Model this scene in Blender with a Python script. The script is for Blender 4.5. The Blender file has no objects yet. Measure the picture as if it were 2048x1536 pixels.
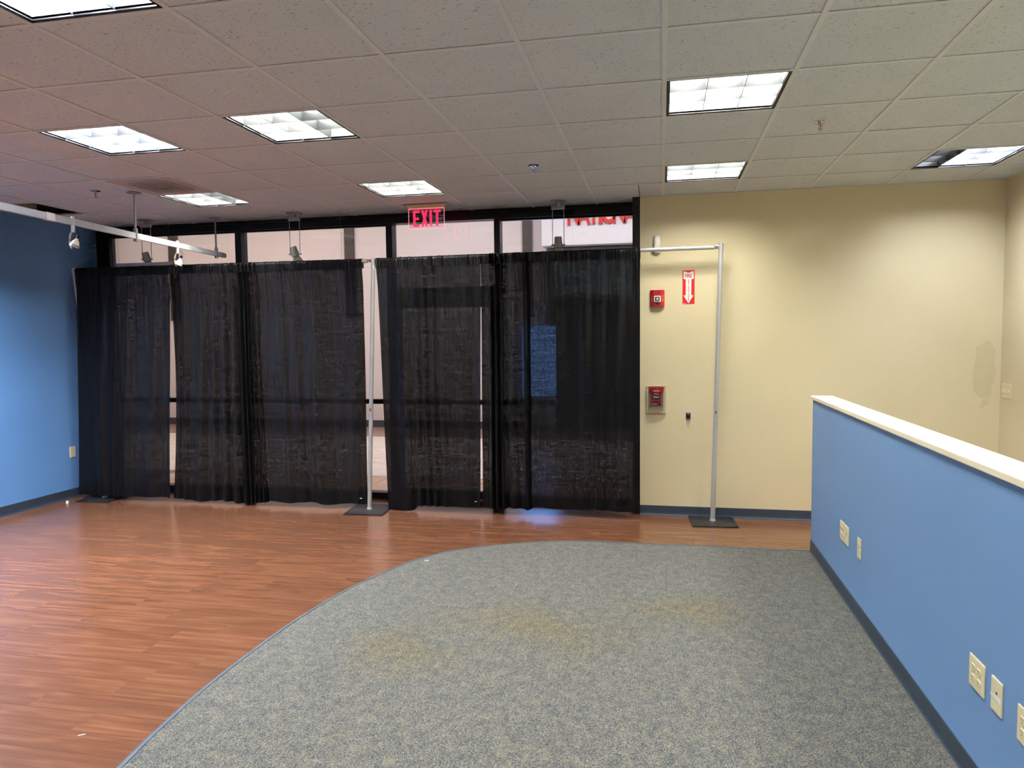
import bpy, bmesh, math, random
from mathutils import Vector, Matrix
random.seed(7)
SC = bpy.context.scene
COL = SC.collection
PI = math.pi

# ------------------------------------------------------------------ camera, world, exposure
cd = bpy.data.cameras.new('camera'); cam = bpy.data.objects.new('camera', cd); COL.objects.link(cam)
CR = Vector((0.9792034, 0.20257202, -0.01119289)); CU = Vector((-0.00190333, 0.06433974, 0.99792624)); CF = Vector((-0.20287208, 0.97715146, -0.06338725))
cam.matrix_world = Matrix(((CR.x, CU.x, -CF.x, -0.0079), (CR.y, CU.y, -CF.y, -3.1042), (CR.z, CU.z, -CF.z, 1.6379), (0, 0, 0, 1)))
cd.sensor_width = 36; cd.lens = 36 * 1448.45 / 2048; cd.clip_start = 0.05; cd.clip_end = 100
SC.camera = cam
w = bpy.data.worlds.new('world'); SC.world = w; w.use_nodes = True
w.node_tree.nodes['Background'].inputs[0].default_value = (0.9, 0.9, 1.0, 1); w.node_tree.nodes['Background'].inputs[1].default_value = 0.25
vs = SC.view_settings; vs.view_transform = 'Standard'; vs.look = 'None'; vs.gamma = 1; vs.use_curve_mapping = False
vs.exposure = 0.34
LAMP = 105.0          # radiance of a ceiling fluorescent tube
MALL = 17.0           # radiance of a corridor ceiling light
cy = SC.cycles
cy.use_denoising = True
cy.max_bounces = 6; cy.diffuse_bounces = 4; cy.glossy_bounces = 3; cy.transmission_bounces = 4; cy.transparent_max_bounces = 12
cy.use_adaptive_sampling = True; cy.adaptive_threshold = 0.06; cy.adaptive_min_samples = 12
cy.sample_clamp_indirect = 4.0
cy.caustics_reflective = False; cy.caustics_refractive = False

S = 0.6096; H = 2.893
XL, XR, YB, YW, YR = -6.12, 2.742, 3.591, 3.93, -7.0     # left wall, right wall, beige wall, glazing, rear wall
XJ = -0.205                                              # where the beige wall meets the glazing

# ------------------------------------------------------------------ materials
def srgb(r, g, b):
    f = lambda c: (c / 255 / 12.92) if c / 255 <= 0.04045 else ((c / 255 + 0.055) / 1.055) ** 2.4
    return (f(r), f(g), f(b), 1)
class NT:
    def __init__(s, name):
        s.m = bpy.data.materials.new(name); s.m.use_nodes = True; s.t = s.m.node_tree; s.b = s.t.nodes['Principled BSDF']; s.o = s.t.nodes['Material Output']
    def n(s, typ, **kw):
        nd = s.t.nodes.new(typ)
        for k, v in kw.items():
            if k in nd.inputs: nd.inputs[k].default_value = v
            else: setattr(nd, k, v)
        return nd
    def l(s, a, b): s.t.links.new(a, b)
    def ramp(s, fac, stops, interp='LINEAR'):
        r = s.n('ShaderNodeValToRGB'); r.color_ramp.interpolation = interp
        e = r.color_ramp.elements
        while len(e) < len(stops): e.new(0.5)
        for i, (p, c) in enumerate(stops): e[i].position = p; e[i].color = c
        s.l(fac, r.inputs[0]); return r.outputs[0]
    def mix(s, fac, a, b, blend='MIX'):
        m = s.n('ShaderNodeMix', data_type='RGBA', blend_type=blend)
        for sock, v in ((m.inputs[0], fac), (m.inputs[6], a), (m.inputs[7], b)):
            if hasattr(v, 'is_output'): s.l(v, sock)
            else: sock.default_value = v
        return m.outputs[2]
    def math(s, op, a, b=0.0, c=0.0):
        m = s.n('ShaderNodeMath', operation=op)
        for sock, v in zip(m.inputs, (a, b, c)):
            if hasattr(v, 'is_output'): s.l(v, sock)
            else: sock.default_value = v
        return m.outputs[0]
    def coords(s, scale=(1, 1, 1), kind='Object', loc=(0, 0, 0)):
        c = s.n('ShaderNodeTexCoord'); mp = s.n('ShaderNodeMapping'); mp.inputs['Scale'].default_value = scale; mp.inputs['Location'].default_value = loc
        s.l(c.outputs[kind], mp.inputs[0]); return mp.outputs[0]
    def noise(s, vec, scale, detail=3, rough=0.5):
        n = s.n('ShaderNodeTexNoise'); n.inputs['Scale'].default_value = scale; n.inputs['Detail'].default_value = detail; n.inputs['Roughness'].default_value = rough
        s.l(vec, n.inputs['Vector']); return n.outputs['Fac']
    def bump(s, h, strength=0.2, dist=0.002):
        b = s.n('ShaderNodeBump'); b.inputs['Strength'].default_value = strength; b.inputs['Distance'].default_value = dist
        s.l(h, b.inputs['Height']); s.l(b.outputs[0], s.b.inputs['Normal'])
    def col(s, c): s.l(c, s.b.inputs['Base Color']) if hasattr(c, 'is_output') else setattr(s.b.inputs['Base Color'], 'default_value', c)
    def set(s, **kw):
        for k, v in kw.items(): s.b.inputs[k.replace('_', ' ')].default_value = v
        return s

def plain(name, c, rough=0.5, metal=0.0, spec=0.5, vary=0.05, vs_=12):
    k = NT(name); k.set(Roughness=rough, Metallic=metal, Specular_IOR_Level=spec)
    f = k.noise(k.coords(), vs_, 3)
    k.col(k.mix(1.0, c, k.ramp(f, [(0.3, (1 - vary, 1 - vary, 1 - vary, 1)), (0.7, (1, 1, 1, 1))]), 'MULTIPLY'))
    return k.m
def emit(name, c, strength):
    k = NT(name); k.b.inputs['Base Color'].default_value = (c[0], c[1], c[2], 1); k.b.inputs['Emission Color'].default_value = (c[0], c[1], c[2], 1); k.b.inputs['Emission Strength'].default_value = strength
    return k.m

def wall_mat(name, c, c2, patch=None, rough=0.55, sca=0.12):
    k = NT(name); k.set(Roughness=rough, Specular_IOR_Level=0.35)
    v = k.coords()
    base = k.mix(k.ramp(k.noise(v, 1.3, 4), [(0.35, (0, 0, 0, 1)), (0.7, (1, 1, 1, 1))]), c, c2)
    sc = k.coords((6, 6, 1.2))
    scuff = k.ramp(k.noise(sc, 3.0, 6, 0.65), [(0.66, (0, 0, 0, 1)), (0.76, (1, 1, 1, 1))])
    base = k.mix(k.math('MULTIPLY', scuff, sca), base, (c[0] * 0.55, c[1] * 0.55, c[2] * 0.55, 1))
    if patch:
        (px, py, pz), r, sz = patch
        m = k.coords((1 / r[0], 1 / r[1], 1 / r[2]), 'Object', (-px / r[0], -py / r[1], -pz / r[2]))
        ln = k.n('ShaderNodeVectorMath', operation='LENGTH'); k.l(m, ln.inputs[0])
        d = k.math('ADD', ln.outputs['Value'], k.math('MULTIPLY', k.noise(v, 9, 3), 0.7))
        f = k.ramp(d, [(0.95, (1, 1, 1, 1)), (1.0, (0, 0, 0, 1))])
        base = k.mix(k.math('MULTIPLY', f, sz), base, (c[0] * 0.7, c[1] * 0.68, c[2] * 0.6, 1))
    k.col(base)
    k.bump(k.noise(v, 260, 2), 0.12, 0.001)
    return k.m

M = {}
M['beige'] = wall_mat('beige_paint', srgb(226, 212, 172), srgb(222, 207, 166), ((2.62, 3.59, 1.32), (0.13, 0.3, 0.42), 0.35))
M['beige2'] = wall_mat('beige_paint_side', srgb(226, 212, 173), srgb(221, 206, 166))
M['blue'] = wall_mat('blue_paint', srgb(122, 160, 204), srgb(118, 155, 200))
M['blue2'] = wall_mat('blue_paint_side', srgb(108, 158, 214), srgb(104, 153, 209), sca=0.02)
M['cream_cap'] = wall_mat('cream_cap_paint', srgb(246, 236, 206), srgb(240, 228, 196))
M['base'] = plain('slate_vinyl', srgb(56, 68, 82), 0.42, vary=0.15)
M['edge'] = plain('bluegrey_vinyl_edge', srgb(88, 104, 118), 0.4, vary=0.15)
M['black_frame'] = plain('black_bronze_frame', srgb(30, 27, 27), 0.35, 0.3, vary=0.1)
M['plate_black'] = plain('black_steel', srgb(44, 44, 46), 0.45, 0.2, vary=0.35, vs_=30)
M['alu'] = plain('brushed_aluminium', srgb(214, 214, 210), 0.36, 0.55, vary=0.08, vs_=40)
M['chrome'] = plain('chrome', srgb(225, 225, 230), 0.12, 1.0, vary=0.02)
M['grey_metal'] = plain('grey_painted_metal', srgb(160, 158, 152), 0.45, 0.2)
M['silver_track'] = plain('silver_track', srgb(205, 207, 208), 0.4, 0.3)
M['ivory'] = plain('ivory_plastic', srgb(238, 226, 184), 0.38, vary=0.04)
M['ivory_dark'] = plain('outlet_slot', srgb(92, 80, 52), 0.6)
M['white_plastic'] = plain('white_plastic', srgb(232, 229, 218), 0.45, vary=0.03)
M['cream_plastic'] = plain('cream_plastic', srgb(236, 228, 200), 0.5)
M['red'] = plain('red_plastic', srgb(196, 28, 34), 0.4, vary=0.05)
M['sign_red'] = plain('sign_red', srgb(214, 24, 26), 0.5, vary=0.02)
M['sign_white'] = plain('sign_white', srgb(240, 236, 226), 0.5, vary=0.02)
M['dark_print'] = plain('dark_print', srgb(40, 44, 44), 0.45)
M['black_plastic'] = plain('black_plastic', srgb(18, 18, 19), 0.35)
M['tape'] = plain('white_tape', srgb(236, 236, 234), 0.5)
M['grid'] = plain('grid_white', srgb(243, 248, 250), 0.5, vary=0.04)
M['bulb'] = plain('lamp_glass', srgb(240, 232, 200), 0.3)
M['louver'] = plain('louvre_grey', srgb(68, 69, 69), 0.45, 0.12, spec=0.3, vary=0.03)
M['housing'] = plain('grey_housing', srgb(105, 106, 105), 0.6, spec=0.2)
M['reflector'] = plain('white_reflector', srgb(235, 235, 232), 0.5)
M['black_gap'] = plain('black_trim', srgb(14, 14, 15), 0.6)
M['tee_dark'] = plain('dark_slot', srgb(60, 52, 46), 0.7)
M['deck'] = plain('dark_deck', srgb(58, 52, 48), 0.8)
M['drywall'] = plain('raw_drywall', srgb(205, 196, 176), 0.8, vary=0.15, vs_=3)
M['wire'] = plain('steel_wire', srgb(120, 112, 106), 0.4, 0.6)
M['mall_wall'] = plain('pale_pink_wall', srgb(214, 206, 207), 0.6, vary=0.03, vs_=1)
M['mall_trim'] = plain('dark_pilaster', srgb(64, 58, 57), 0.5, vary=0.1)
M['mall_base'] = plain('mall_base', srgb(66, 68, 80), 0.5)
M['fascia'] = plain('white_fascia', srgb(222, 221, 228), 0.45, vary=0.02)
M['letter_red'] = plain('red_letter', srgb(206, 44, 44), 0.4, vary=0.05)
M['shop_grey'] = plain('grey_shop_frame', srgb(96, 102, 110), 0.4, 0.3)
M['shop_dark'] = plain('dark_shop_interior', srgb(34, 36, 42), 0.7)
M['blue_light'] = emit('backlit_blue', (0.16, 0.38, 0.95), 2.4)
M['exit_red'] = emit('exit_red', (1.0, 0.015, 0.07), 1.5)
M['led_red'] = emit('exit_led', (1.0, 0.05, 0.08), 3.5)
M['vinyl'] = plain('bounce_vinyl', srgb(214, 208, 196), 0.4)  # invented pale flooring for the unseen side, bounces light up
M['rear'] = plain('rear_bounce_white', srgb(240, 236, 228), 0.6)  # unseen rear wall, whitened to bounce more light into the room
M['sub'] = plain('dark_subfloor', srgb(70, 40, 26), 0.6)

def m_tile():
    k = NT('acoustic_tile'); k.set(Roughness=0.9, Specular_IOR_Level=0.1)
    c = k.n('ShaderNodeTexCoord'); oi = k.n('ShaderNodeObjectInfo')
    ad = k.n('ShaderNodeVectorMath', operation='ADD'); k.l(c.outputs['Object'], ad.inputs[0])
    sc = k.n('ShaderNodeVectorMath', operation='SCALE'); k.l(oi.outputs['Location'], sc.inputs[0]); sc.inputs['Scale'].default_value = 3.7; k.l(sc.outputs[0], ad.inputs[1])
    v = ad.outputs[0]
    warp = k.n('ShaderNodeTexNoise'); warp.inputs['Scale'].default_value = 30; k.l(v, warp.inputs['Vector'])
    m2 = k.n('ShaderNodeVectorMath', operation='MULTIPLY_ADD'); k.l(warp.outputs['Color'], m2.inputs[0]); m2.inputs[1].default_value = (0.03, 0.03, 0.03); k.l(v, m2.inputs[2])
    st = k.n('ShaderNodeVectorMath', operation='MULTIPLY'); k.l(m2.outputs[0], st.inputs[0]); st.inputs[1].default_value = (0.55, 1.5, 1)
    f = k.noise(st.outputs[0], 95, 2, 0.6)
    fl = k.ramp(f, [(0.30, (1, 1, 1, 1)), (0.37, (0, 0, 0, 1))])
    mot = k.ramp(k.noise(v, 3, 3), [(0.3, srgb(227, 237, 241)), (0.7, srgb(234, 243, 247))])
    rnd = k.mix(k.math('MULTIPLY', oi.outputs['Random'], 0.5), mot, srgb(230, 239, 241))
    k.col(k.mix(k.math('MULTIPLY', fl, 0.75), rnd, srgb(88, 74, 62)))
    return k.m
M['tile'] = m_tile()

def m_wood():
    k = NT('laminate_wood'); k.set(Specular_IOR_Level=0.45)
    c = k.n('ShaderNodeTexCoord'); oi = k.n('ShaderNodeObjectInfo')
    cm = k.n('ShaderNodeCombineXYZ'); k.l(k.math('MULTIPLY', oi.outputs['Random'], 37.0), cm.inputs[0]); k.l(k.math('MULTIPLY', oi.outputs['Random'], 91.0), cm.inputs[1])
    ad = k.n('ShaderNodeVectorMath', operation='ADD'); k.l(c.outputs['Object'], ad.inputs[0]); k.l(cm.outputs[0], ad.inputs[1])
    def st(x, y):
        m = k.n('ShaderNodeVectorMath', operation='MULTIPLY'); k.l(ad.outputs[0], m.inputs[0]); m.inputs[1].default_value = (x, y, 1); return m.outputs[0]
    low = k.noise(st(1.1, 6.0), 1.0, 2)
    ph = k.math('ADD', k.math('MULTIPLY', low, 26.0), k.math('MULTIPLY', k.noise(st(2.2, 20), 1.0, 2), 4.0))
    rings = k.math('MULTIPLY_ADD', k.math('SINE', ph), 0.5, 0.5)
    fine = k.noise(st(2.0, 170), 1.0, 2, 0.55)
    streak = k.noise(st(0.4, 42), 1.0, 3, 0.6)
    t = k.math('ADD', k.math('MULTIPLY', rings, 0.16), k.math('ADD', k.math('MULTIPLY', fine, 0.30), k.math('MULTIPLY', streak, 0.68)))
    base = k.ramp(t, [(0.30, srgb(94, 59, 42)), (0.50, srgb(108, 69, 48)), (0.62, srgb(116, 75, 53)), (0.85, srgb(136, 92, 66))])
    var = k.ramp(oi.outputs['Random'], [(0, (0.96, 0.96, 0.96, 1)), (1, (1.03, 1.02, 1.0, 1))])
    k.col(k.mix(1.0, base, var, 'MULTIPLY'))
    k.set(Roughness=0.23)
    return k.m
M['wood'] = m_wood()

def m_carpet():
    k = NT('flecked_carpet'); k.set(Roughness=0.95, Specular_IOR_Level=0.05)
    k.b.inputs['Sheen Weight'].default_value = 0.15
    v = k.coords()
    vo = k.n('ShaderNodeTexVoronoi'); vo.inputs['Scale'].default_value = 320; k.l(v, vo.inputs['Vector'])
    bw = k.n('ShaderNodeSeparateColor'); k.l(vo.outputs['Color'], bw.inputs[0])
    mott = k.noise(v, 16, 4, 0.7)
    rows = k.noise(k.coords((60, 9, 1)), 1.0, 2)
    t = k.math('ADD', bw.outputs[0], k.math('MULTIPLY', k.math('SUBTRACT', mott, 0.5), 0.75))
    t = k.math('ADD', t, k.math('MULTIPLY', k.math('SUBTRACT', rows, 0.5), 0.25))
    base = k.ramp(t, [(0.05, srgb(45, 52, 63)), (0.3, srgb(70, 78, 83)), (0.52, srgb(91, 93, 88)), (0.7, srgb(112, 107, 93)), (0.95, srgb(142, 133, 114))])
    def blob(x, y, rx, ry):
        m = k.coords((1 / rx, 1 / ry, 1), 'Object', (-x / rx, -y / ry, 0)); ln = k.n('ShaderNodeVectorMath', operation='LENGTH'); k.l(m, ln.inputs[0])
        return k.ramp(k.math('ADD', ln.outputs['Value'], k.math('MULTIPLY', k.noise(v, 2.6, 3), 0.9)), [(0.55, (1, 1, 1, 1)), (1.75, (0, 0, 0, 1))])
    f = blob(-0.72, 0.85, 1.25, 0.75)
    for a in ((0.15, 1.25, 0.85, 0.6), (-1.35, 0.4, 0.7, 0.6)): f = k.math('MAXIMUM', f, blob(*a))
    base = k.mix(k.math('MULTIPLY', f, 0.9), base, k.mix(1.0, base, (1.06, 0.95, 0.70, 1), 'MULTIPLY'))
    k.col(base)
    k.bump(bw.outputs[1], 0.5, 0.004)
    return k.m
M['carpet'] = m_carpet()

def m_cloth():
    k = NT('black_drape_cloth')
    v = k.coords()
    weave = k.noise(k.coords((3.5, 3.5, 110)), 1.0, 2, 0.7)
    dots = k.noise(k.coords((90, 90, 60)), 1.0, 0)
    fac = k.math('MULTIPLY', k.ramp(weave, [(0.32, (0.15, 0.15, 0.15, 1)), (0.75, (1, 1, 1, 1))]), k.ramp(dots, [(0.35, (0.3, 0.3, 0.3, 1)), (0.65, (1, 1, 1, 1))]))
    tr = k.n('ShaderNodeBsdfTransparent'); tl = k.n('ShaderNodeBsdfTranslucent'); tl.inputs[0].default_value = (0.008, 0.008, 0.009, 1)
    k.b.inputs['Base Color'].default_value = srgb(17, 17, 19); k.set(Roughness=0.42, Specular_IOR_Level=0.28)
    k.b.inputs['Sheen Weight'].default_value = 0.03; k.b.inputs['Sheen Roughness'].default_value = 0.4
    k.bump(weave, 0.25, 0.002)
    a = k.n('ShaderNodeMixShader'); a.inputs[0].default_value = 0.25; k.l(k.b.outputs[0], a.inputs[1]); k.l(tl.outputs[0], a.inputs[2])
    m = k.n('ShaderNodeMixShader'); k.l(k.math('MULTIPLY', fac, 0.085), m.inputs[0]); k.l(a.outputs[0], m.inputs[1]); k.l(tr.outputs[0], m.inputs[2])
    k.l(m.outputs[0], k.o.inputs[0]); return k.m
M['cloth'] = m_cloth()

def m_glass(name, tint=(0.96, 0.97, 0.97, 1), ior=1.5):
    k = NT(name); tr = k.n('ShaderNodeBsdfTransparent'); tr.inputs[0].default_value = tint
    gl = k.n('ShaderNodeBsdfGlossy'); gl.inputs['Roughness'].default_value = 0.0
    fr = k.n('ShaderNodeFresnel'); fr.inputs['IOR'].default_value = ior
    m = k.n('ShaderNodeMixShader'); k.l(fr.outputs[0], m.inputs[0]); k.l(tr.outputs[0], m.inputs[1]); k.l(gl.outputs[0], m.inputs[2]); k.l(m.outputs[0], k.o.inputs[0]); return k.m
M['glass'] = m_glass('window_glass'); M['acrylic'] = m_glass('clear_acrylic', (0.97, 0.93, 0.94, 1)); M['cover'] = m_glass('clear_cover', (0.99, 0.985, 0.97, 1), 1.3)
M['shop_glass'] = plain('blue_grey_shop_glass', srgb(150, 178, 190), 0.15, vary=0.05)

def m_vent():
    k = NT('dusty_vent'); k.set(Roughness=0.7)
    v = k.coords(); ln = k.n('ShaderNodeVectorMath', operation='LENGTH'); k.l(k.coords((3.2, 3.2, 0)), ln.inputs[0])
    f = k.ramp(k.math('ADD', ln.outputs['Value'], k.math('MULTIPLY', k.math('SUBTRACT', k.noise(v, 9, 4), 0.5), 0.6)), [(0.15, (1, 1, 1, 1)), (0.95, (0, 0, 0, 1))])
    k.col(k.mix(k.math('MULTIPLY', f, 0.6), srgb(206, 198, 192), srgb(112, 94, 82))); return k.m
M['vent'] = m_vent()
def m_mall_tile(name, c1, c2):
    k = NT(name); k.set(Roughness=0.25, Specular_IOR_Level=0.4); oi = k.n('ShaderNodeObjectInfo')
    k.col(k.mix(oi.outputs['Random'], c1, c2)); return k.m
M['mtile'] = m_mall_tile('pale_floor_tile', srgb(222, 208, 196), srgb(232, 220, 212))
M['mtile2'] = m_mall_tile('tan_floor_tile', srgb(198, 160, 132), srgb(210, 176, 150))
M['mband'] = m_mall_tile('brown_floor_band', srgb(150, 120, 108), srgb(158, 128, 116))
M['grout'] = plain('grout', srgb(120, 110, 106), 0.8)
def lamp_mat(name, c, s):
    return emit(name, c, s * LAMP)
M['lamp_warm'] = lamp_mat('tube_neutral', (1.0, 1.0, 0.95), 1.1)
M['lamp_strong'] = lamp_mat('tube_strong', (0.88, 0.98, 1.12), 7.0)
M['lamp_dim'] = lamp_mat('tube_dim', (0.95, 0.98, 0.94), 0.45)
M['lamp_cool'] = lamp_mat('tube_cool', (0.92, 0.97, 1.12), 1.3)
M['lamp_off'] = plain('tube_off', srgb(205, 203, 196), 0.3)
M['mall_lamp'] = emit('mall_diffuser', (1.0, 0.97, 1.0), MALL)
M['mall_lamp_warm'] = emit('mall_diffuser_warm', (1.0, 0.84, 0.72), MALL)

# ------------------------------------------------------------------ mesh helpers
class MB:
    def __init__(s): s.v = []; s.f = []
    def add(s, vs, fs):
        n = len(s.v); s.v += [tuple(x) for x in vs]; s.f += [tuple(i + n for i in f) for f in fs]; return s
    def box(s, a, b):
        (x0, y0, z0), (x1, y1, z1) = [min(p, q) for p, q in zip(a, b)], [max(p, q) for p, q in zip(a, b)]
        return s.add([(x0, y0, z0), (x1, y0, z0), (x1, y1, z0), (x0, y1, z0), (x0, y0, z1), (x1, y0, z1), (x1, y1, z1), (x0, y1, z1)],
                     [(3, 2, 1, 0), (4, 5, 6, 7), (0, 1, 5, 4), (1, 2, 6, 5), (2, 3, 7, 6), (3, 0, 4, 7)])
    def bbox(s, a, b, e=0.003):      # box with chamfered edges
        bm = bmesh.new(); bmesh.ops.create_cube(bm, size=1)
        for v in bm.verts: v.co = Vector([(p + q) / 2 + c * abs(q - p) for p, q, c in zip(a, b, v.co)])
        bmesh.ops.bevel(bm, geom=bm.edges[:], offset=e, segments=2, profile=0.6, affect='EDGES')
        bm.verts.index_update(); s.add([v.co for v in bm.verts], [[v.index for v in f.verts] for f in bm.faces]); bm.free(); return s
    def prism(s, poly, axis, a, b):  # poly in the other two axes (in xyz order), extruded a..b
        def mk(p, t):
            q = list(p); q.insert(axis, t); return q
        n = len(poly)
        vs = [mk(p, a) for p in poly] + [mk(p, b) for p in poly]
        return s.add(vs, [tuple(range(n))[::-1], tuple(range(n, 2 * n))] + [(i, (i + 1) % n, n + (i + 1) % n, n + i) for i in range(n)])
    def tube(s, pts, r, n=12, caps=True, r2=None):
        pts = [Vector(p) for p in pts]; rings = []; up = None
        for i, p in enumerate(pts):
            d = (pts[min(i + 1, len(pts) - 1)] - pts[max(i - 1, 0)]).normalized()
            if up is None: up = Vector((0, 0, 1)) if abs(d.z) < 0.9 else Vector((1, 0, 0))
            a = d.cross(up)
            if a.length < 1e-5: a = d.cross(Vector((0, 1, 0)))
            a.normalize(); b = d.cross(a); up = -b if False else up
            rr = r if r2 is None else r + (r2 - r) * i / (len(pts) - 1)
            rings.append([p + (a * math.cos(2 * PI * j / n) + b * math.sin(2 * PI * j / n)) * rr for j in range(n)])
        vs = [v for rg in rings for v in rg]; fs = []
        for i in range(len(rings) - 1):
            for j in range(n): fs.append((i * n + j, i * n + (j + 1) % n, (i + 1) * n + (j + 1) % n, (i + 1) * n + j))
        if caps: fs += [tuple(range(n))[::-1], tuple(range((len(rings) - 1) * n, len(rings) * n))]
        return s.add(vs, fs)
    def lathe(s, prof, c=(0, 0, 0), axis=(0, 0, 1), n=24, ridge=0, amp=0):
        q = Vector((0, 0, 1)).rotation_difference(Vector(axis).normalized()); c = Vector(c); vs = []; fs = []
        for r, z in prof:
            for j in range(n):
                rr = r * (1 + (amp if ridge and j % 2 else 0)); a = 2 * PI * j / n
                vs.append(c + q @ Vector((rr * math.cos(a), rr * math.sin(a), z)))
        for i in range(len(prof) - 1):
            for j in range(n): fs.append((i * n + j, i * n + (j + 1) % n, (i + 1) * n + (j + 1) % n, (i + 1) * n + j))
        fs += [tuple(range(n))[::-1], tuple(range((len(prof) - 1) * n, len(prof) * n))]
        return s.add(vs, fs)
    def mesh(s, name, mat, smooth=False):
        me = bpy.data.meshes.new(name); me.from_pydata(s.v, [], s.f); me.materials.append(mat)
        bm = bmesh.new(); bm.from_mesh(me); bmesh.ops.recalc_face_normals(bm, faces=bm.faces[:]); bm.to_mesh(me); bm.free()
        if smooth:
            for p in me.polygons: p.use_smooth = True
            try: me.set_sharp_from_angle(angle=math.radians(40))
            except Exception: pass
        return me
    def build(s, name, mat, parent=None, smooth=False, loc=None, rz=0):
        return link(name, s.mesh(name, M[mat] if isinstance(mat, str) else mat, smooth), parent, loc, rz)
def link(name, me, parent=None, loc=None, rz=0):
    o = bpy.data.objects.new(name, me); COL.objects.link(o); o.parent = parent
    if loc: o.location = loc
    if rz: o.rotation_euler.z = rz
    return o
def tag(o, label=None, cat=None, group=None, kind=None):
    for k, v in (('label', label), ('category', cat), ('group', group), ('kind', kind)):
        if v: o[k] = v
    return o
def empty(name, loc=(0, 0, 0), rz=0, **kw):
    o = bpy.data.objects.new(name, None); COL.objects.link(o); o.location = loc; o.rotation_euler.z = rz; o.empty_display_size = 0.1
    return tag(o, **kw)
def copy_tree(o, parent=None):
    c = o.copy(); COL.objects.link(c); c.parent = parent
    for ch in list(o.children): copy_tree(ch, c)
    return c
def text(body, size, mat, depth=0.0006, bold=0.0, name='lettering', parent=None, mw=None, sx=1.0):
    cu = bpy.data.curves.new('t', 'FONT'); cu.body = body; cu.size = size; cu.extrude = depth; cu.offset = bold; cu.align_x = 'CENTER'; cu.align_y = 'CENTER'; cu.resolution_u = 3
    o = bpy.data.objects.new('t', cu); COL.objects.link(o); dg = bpy.context.evaluated_depsgraph_get(); dg.update()
    me = bpy.data.meshes.new_from_object(o.evaluated_get(dg)); bpy.data.objects.remove(o); bpy.data.curves.remove(cu)
    me.materials.clear(); me.materials.append(M[mat])
    me.transform(Matrix.Diagonal((sx, 1, 1, 1)))
    if mw is not None: me.transform(mw)
    me.name = name
    return link(name, me, parent)
# text standing on a wall that faces -y, at x, y, z
def on_wall(x, y, z): return Matrix.Translation((x, y, z)) @ Matrix.Rotation(PI / 2, 4, 'X')

# ------------------------------------------------------------------ room shell
def struct(o): return tag(o, kind='structure')
struct(MB().box((XJ, YB, 0), (XR + 0.2, 4.02, 3.5)).build('wall_back', 'beige'))
struct(MB().box((XR, YR - 0.2, 0), (XR + 0.15, YB, 3.5)).build('wall_right', 'beige2'))
wl = struct(MB().box((XL - 0.15, YR - 0.2, 0), (XL, 4.02, H + 0.004)).build('wall_left', 'blue2'))
struct(MB().box((XL - 0.15, YR - 0.2, H + 0.004), (XL, 3.11, 3.5)).build('wall_plenum', 'drywall'))
struct(MB().box((XL - 0.15, 3.11, H + 0.004), (XL, 4.02, 3.5)).build('wall_plenum_end', 'deck'))
struct(MB().box((XL, 3.11, H + 0.06), (XL + 0.75, 3.3, 3.5)).build('wall_plenum_beam', 'deck'))
struct(MB().box((XL - 0.15, YR - 0.2, 0), (XR + 0.15, YR, 3.5)).build('wall_rear', 'rear'))
deck = struct(MB().box((XL - 0.15, YR - 0.2, 3.5), (XR + 0.15, 4.02, 3.56)).build('ceiling_deck', 'deck'))
struct(MB().box((XL - 0.15, 3.72, H + 0.02), (XJ, 4.02, 3.5)).build('wall_header', 'deck'))

# half-height partition
part = struct(MB().box((1.10, -5.0, 0), (1.222, 2.65, 1.155)).build('wall_partition', 'blue'))
cap = struct(MB().bbox((1.085, -5.0, 1.155), (1.240, 2.665, 1.181), 0.003).build('trim_1', 'cream_cap'))
def cove(name, p0, p1, nrm, h=0.098):
    # vinyl cove base along p0-p1, profile sticks out along nrm
    d = Vector((p1[0] - p0[0], p1[1] - p0[1], 0)); n = Vector((nrm[0], nrm[1], 0))
    prof = [(0, 0), (0.016, 0), (0.0155, 0.003), (0.010, 0.006), (0.006, 0.014), (0.0045, 0.03), (0.0045, h - 0.002), (0.003, h), (0, h)]
    vs = []
    for p in (p0, p1):
        for o, z in prof: vs.append((p[0] + n.x * o, p[1] + n.y * o, z))
    k = len(prof)
    m = MB().add(vs, [tuple(range(k)), tuple(range(k, 2 * k))[::-1]] + [(i, (i + 1) % k, k + (i + 1) % k, k + i) for i in range(k)])
    return struct(m.build(name, 'base'))
cove('baseboard_left', (XL, YR), (XL, YW - 0.05), (1, 0))
cove('baseboard_back', (XJ, YB), (XR, YB), (0, -1), 0.09)
cove('baseboard_right', (XR, YR), (XR, YB), (-1, 0))
cove('baseboard_partition', (1.10, -5.0), (1.10, 2.65), (-1, 0), 0.09)

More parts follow.
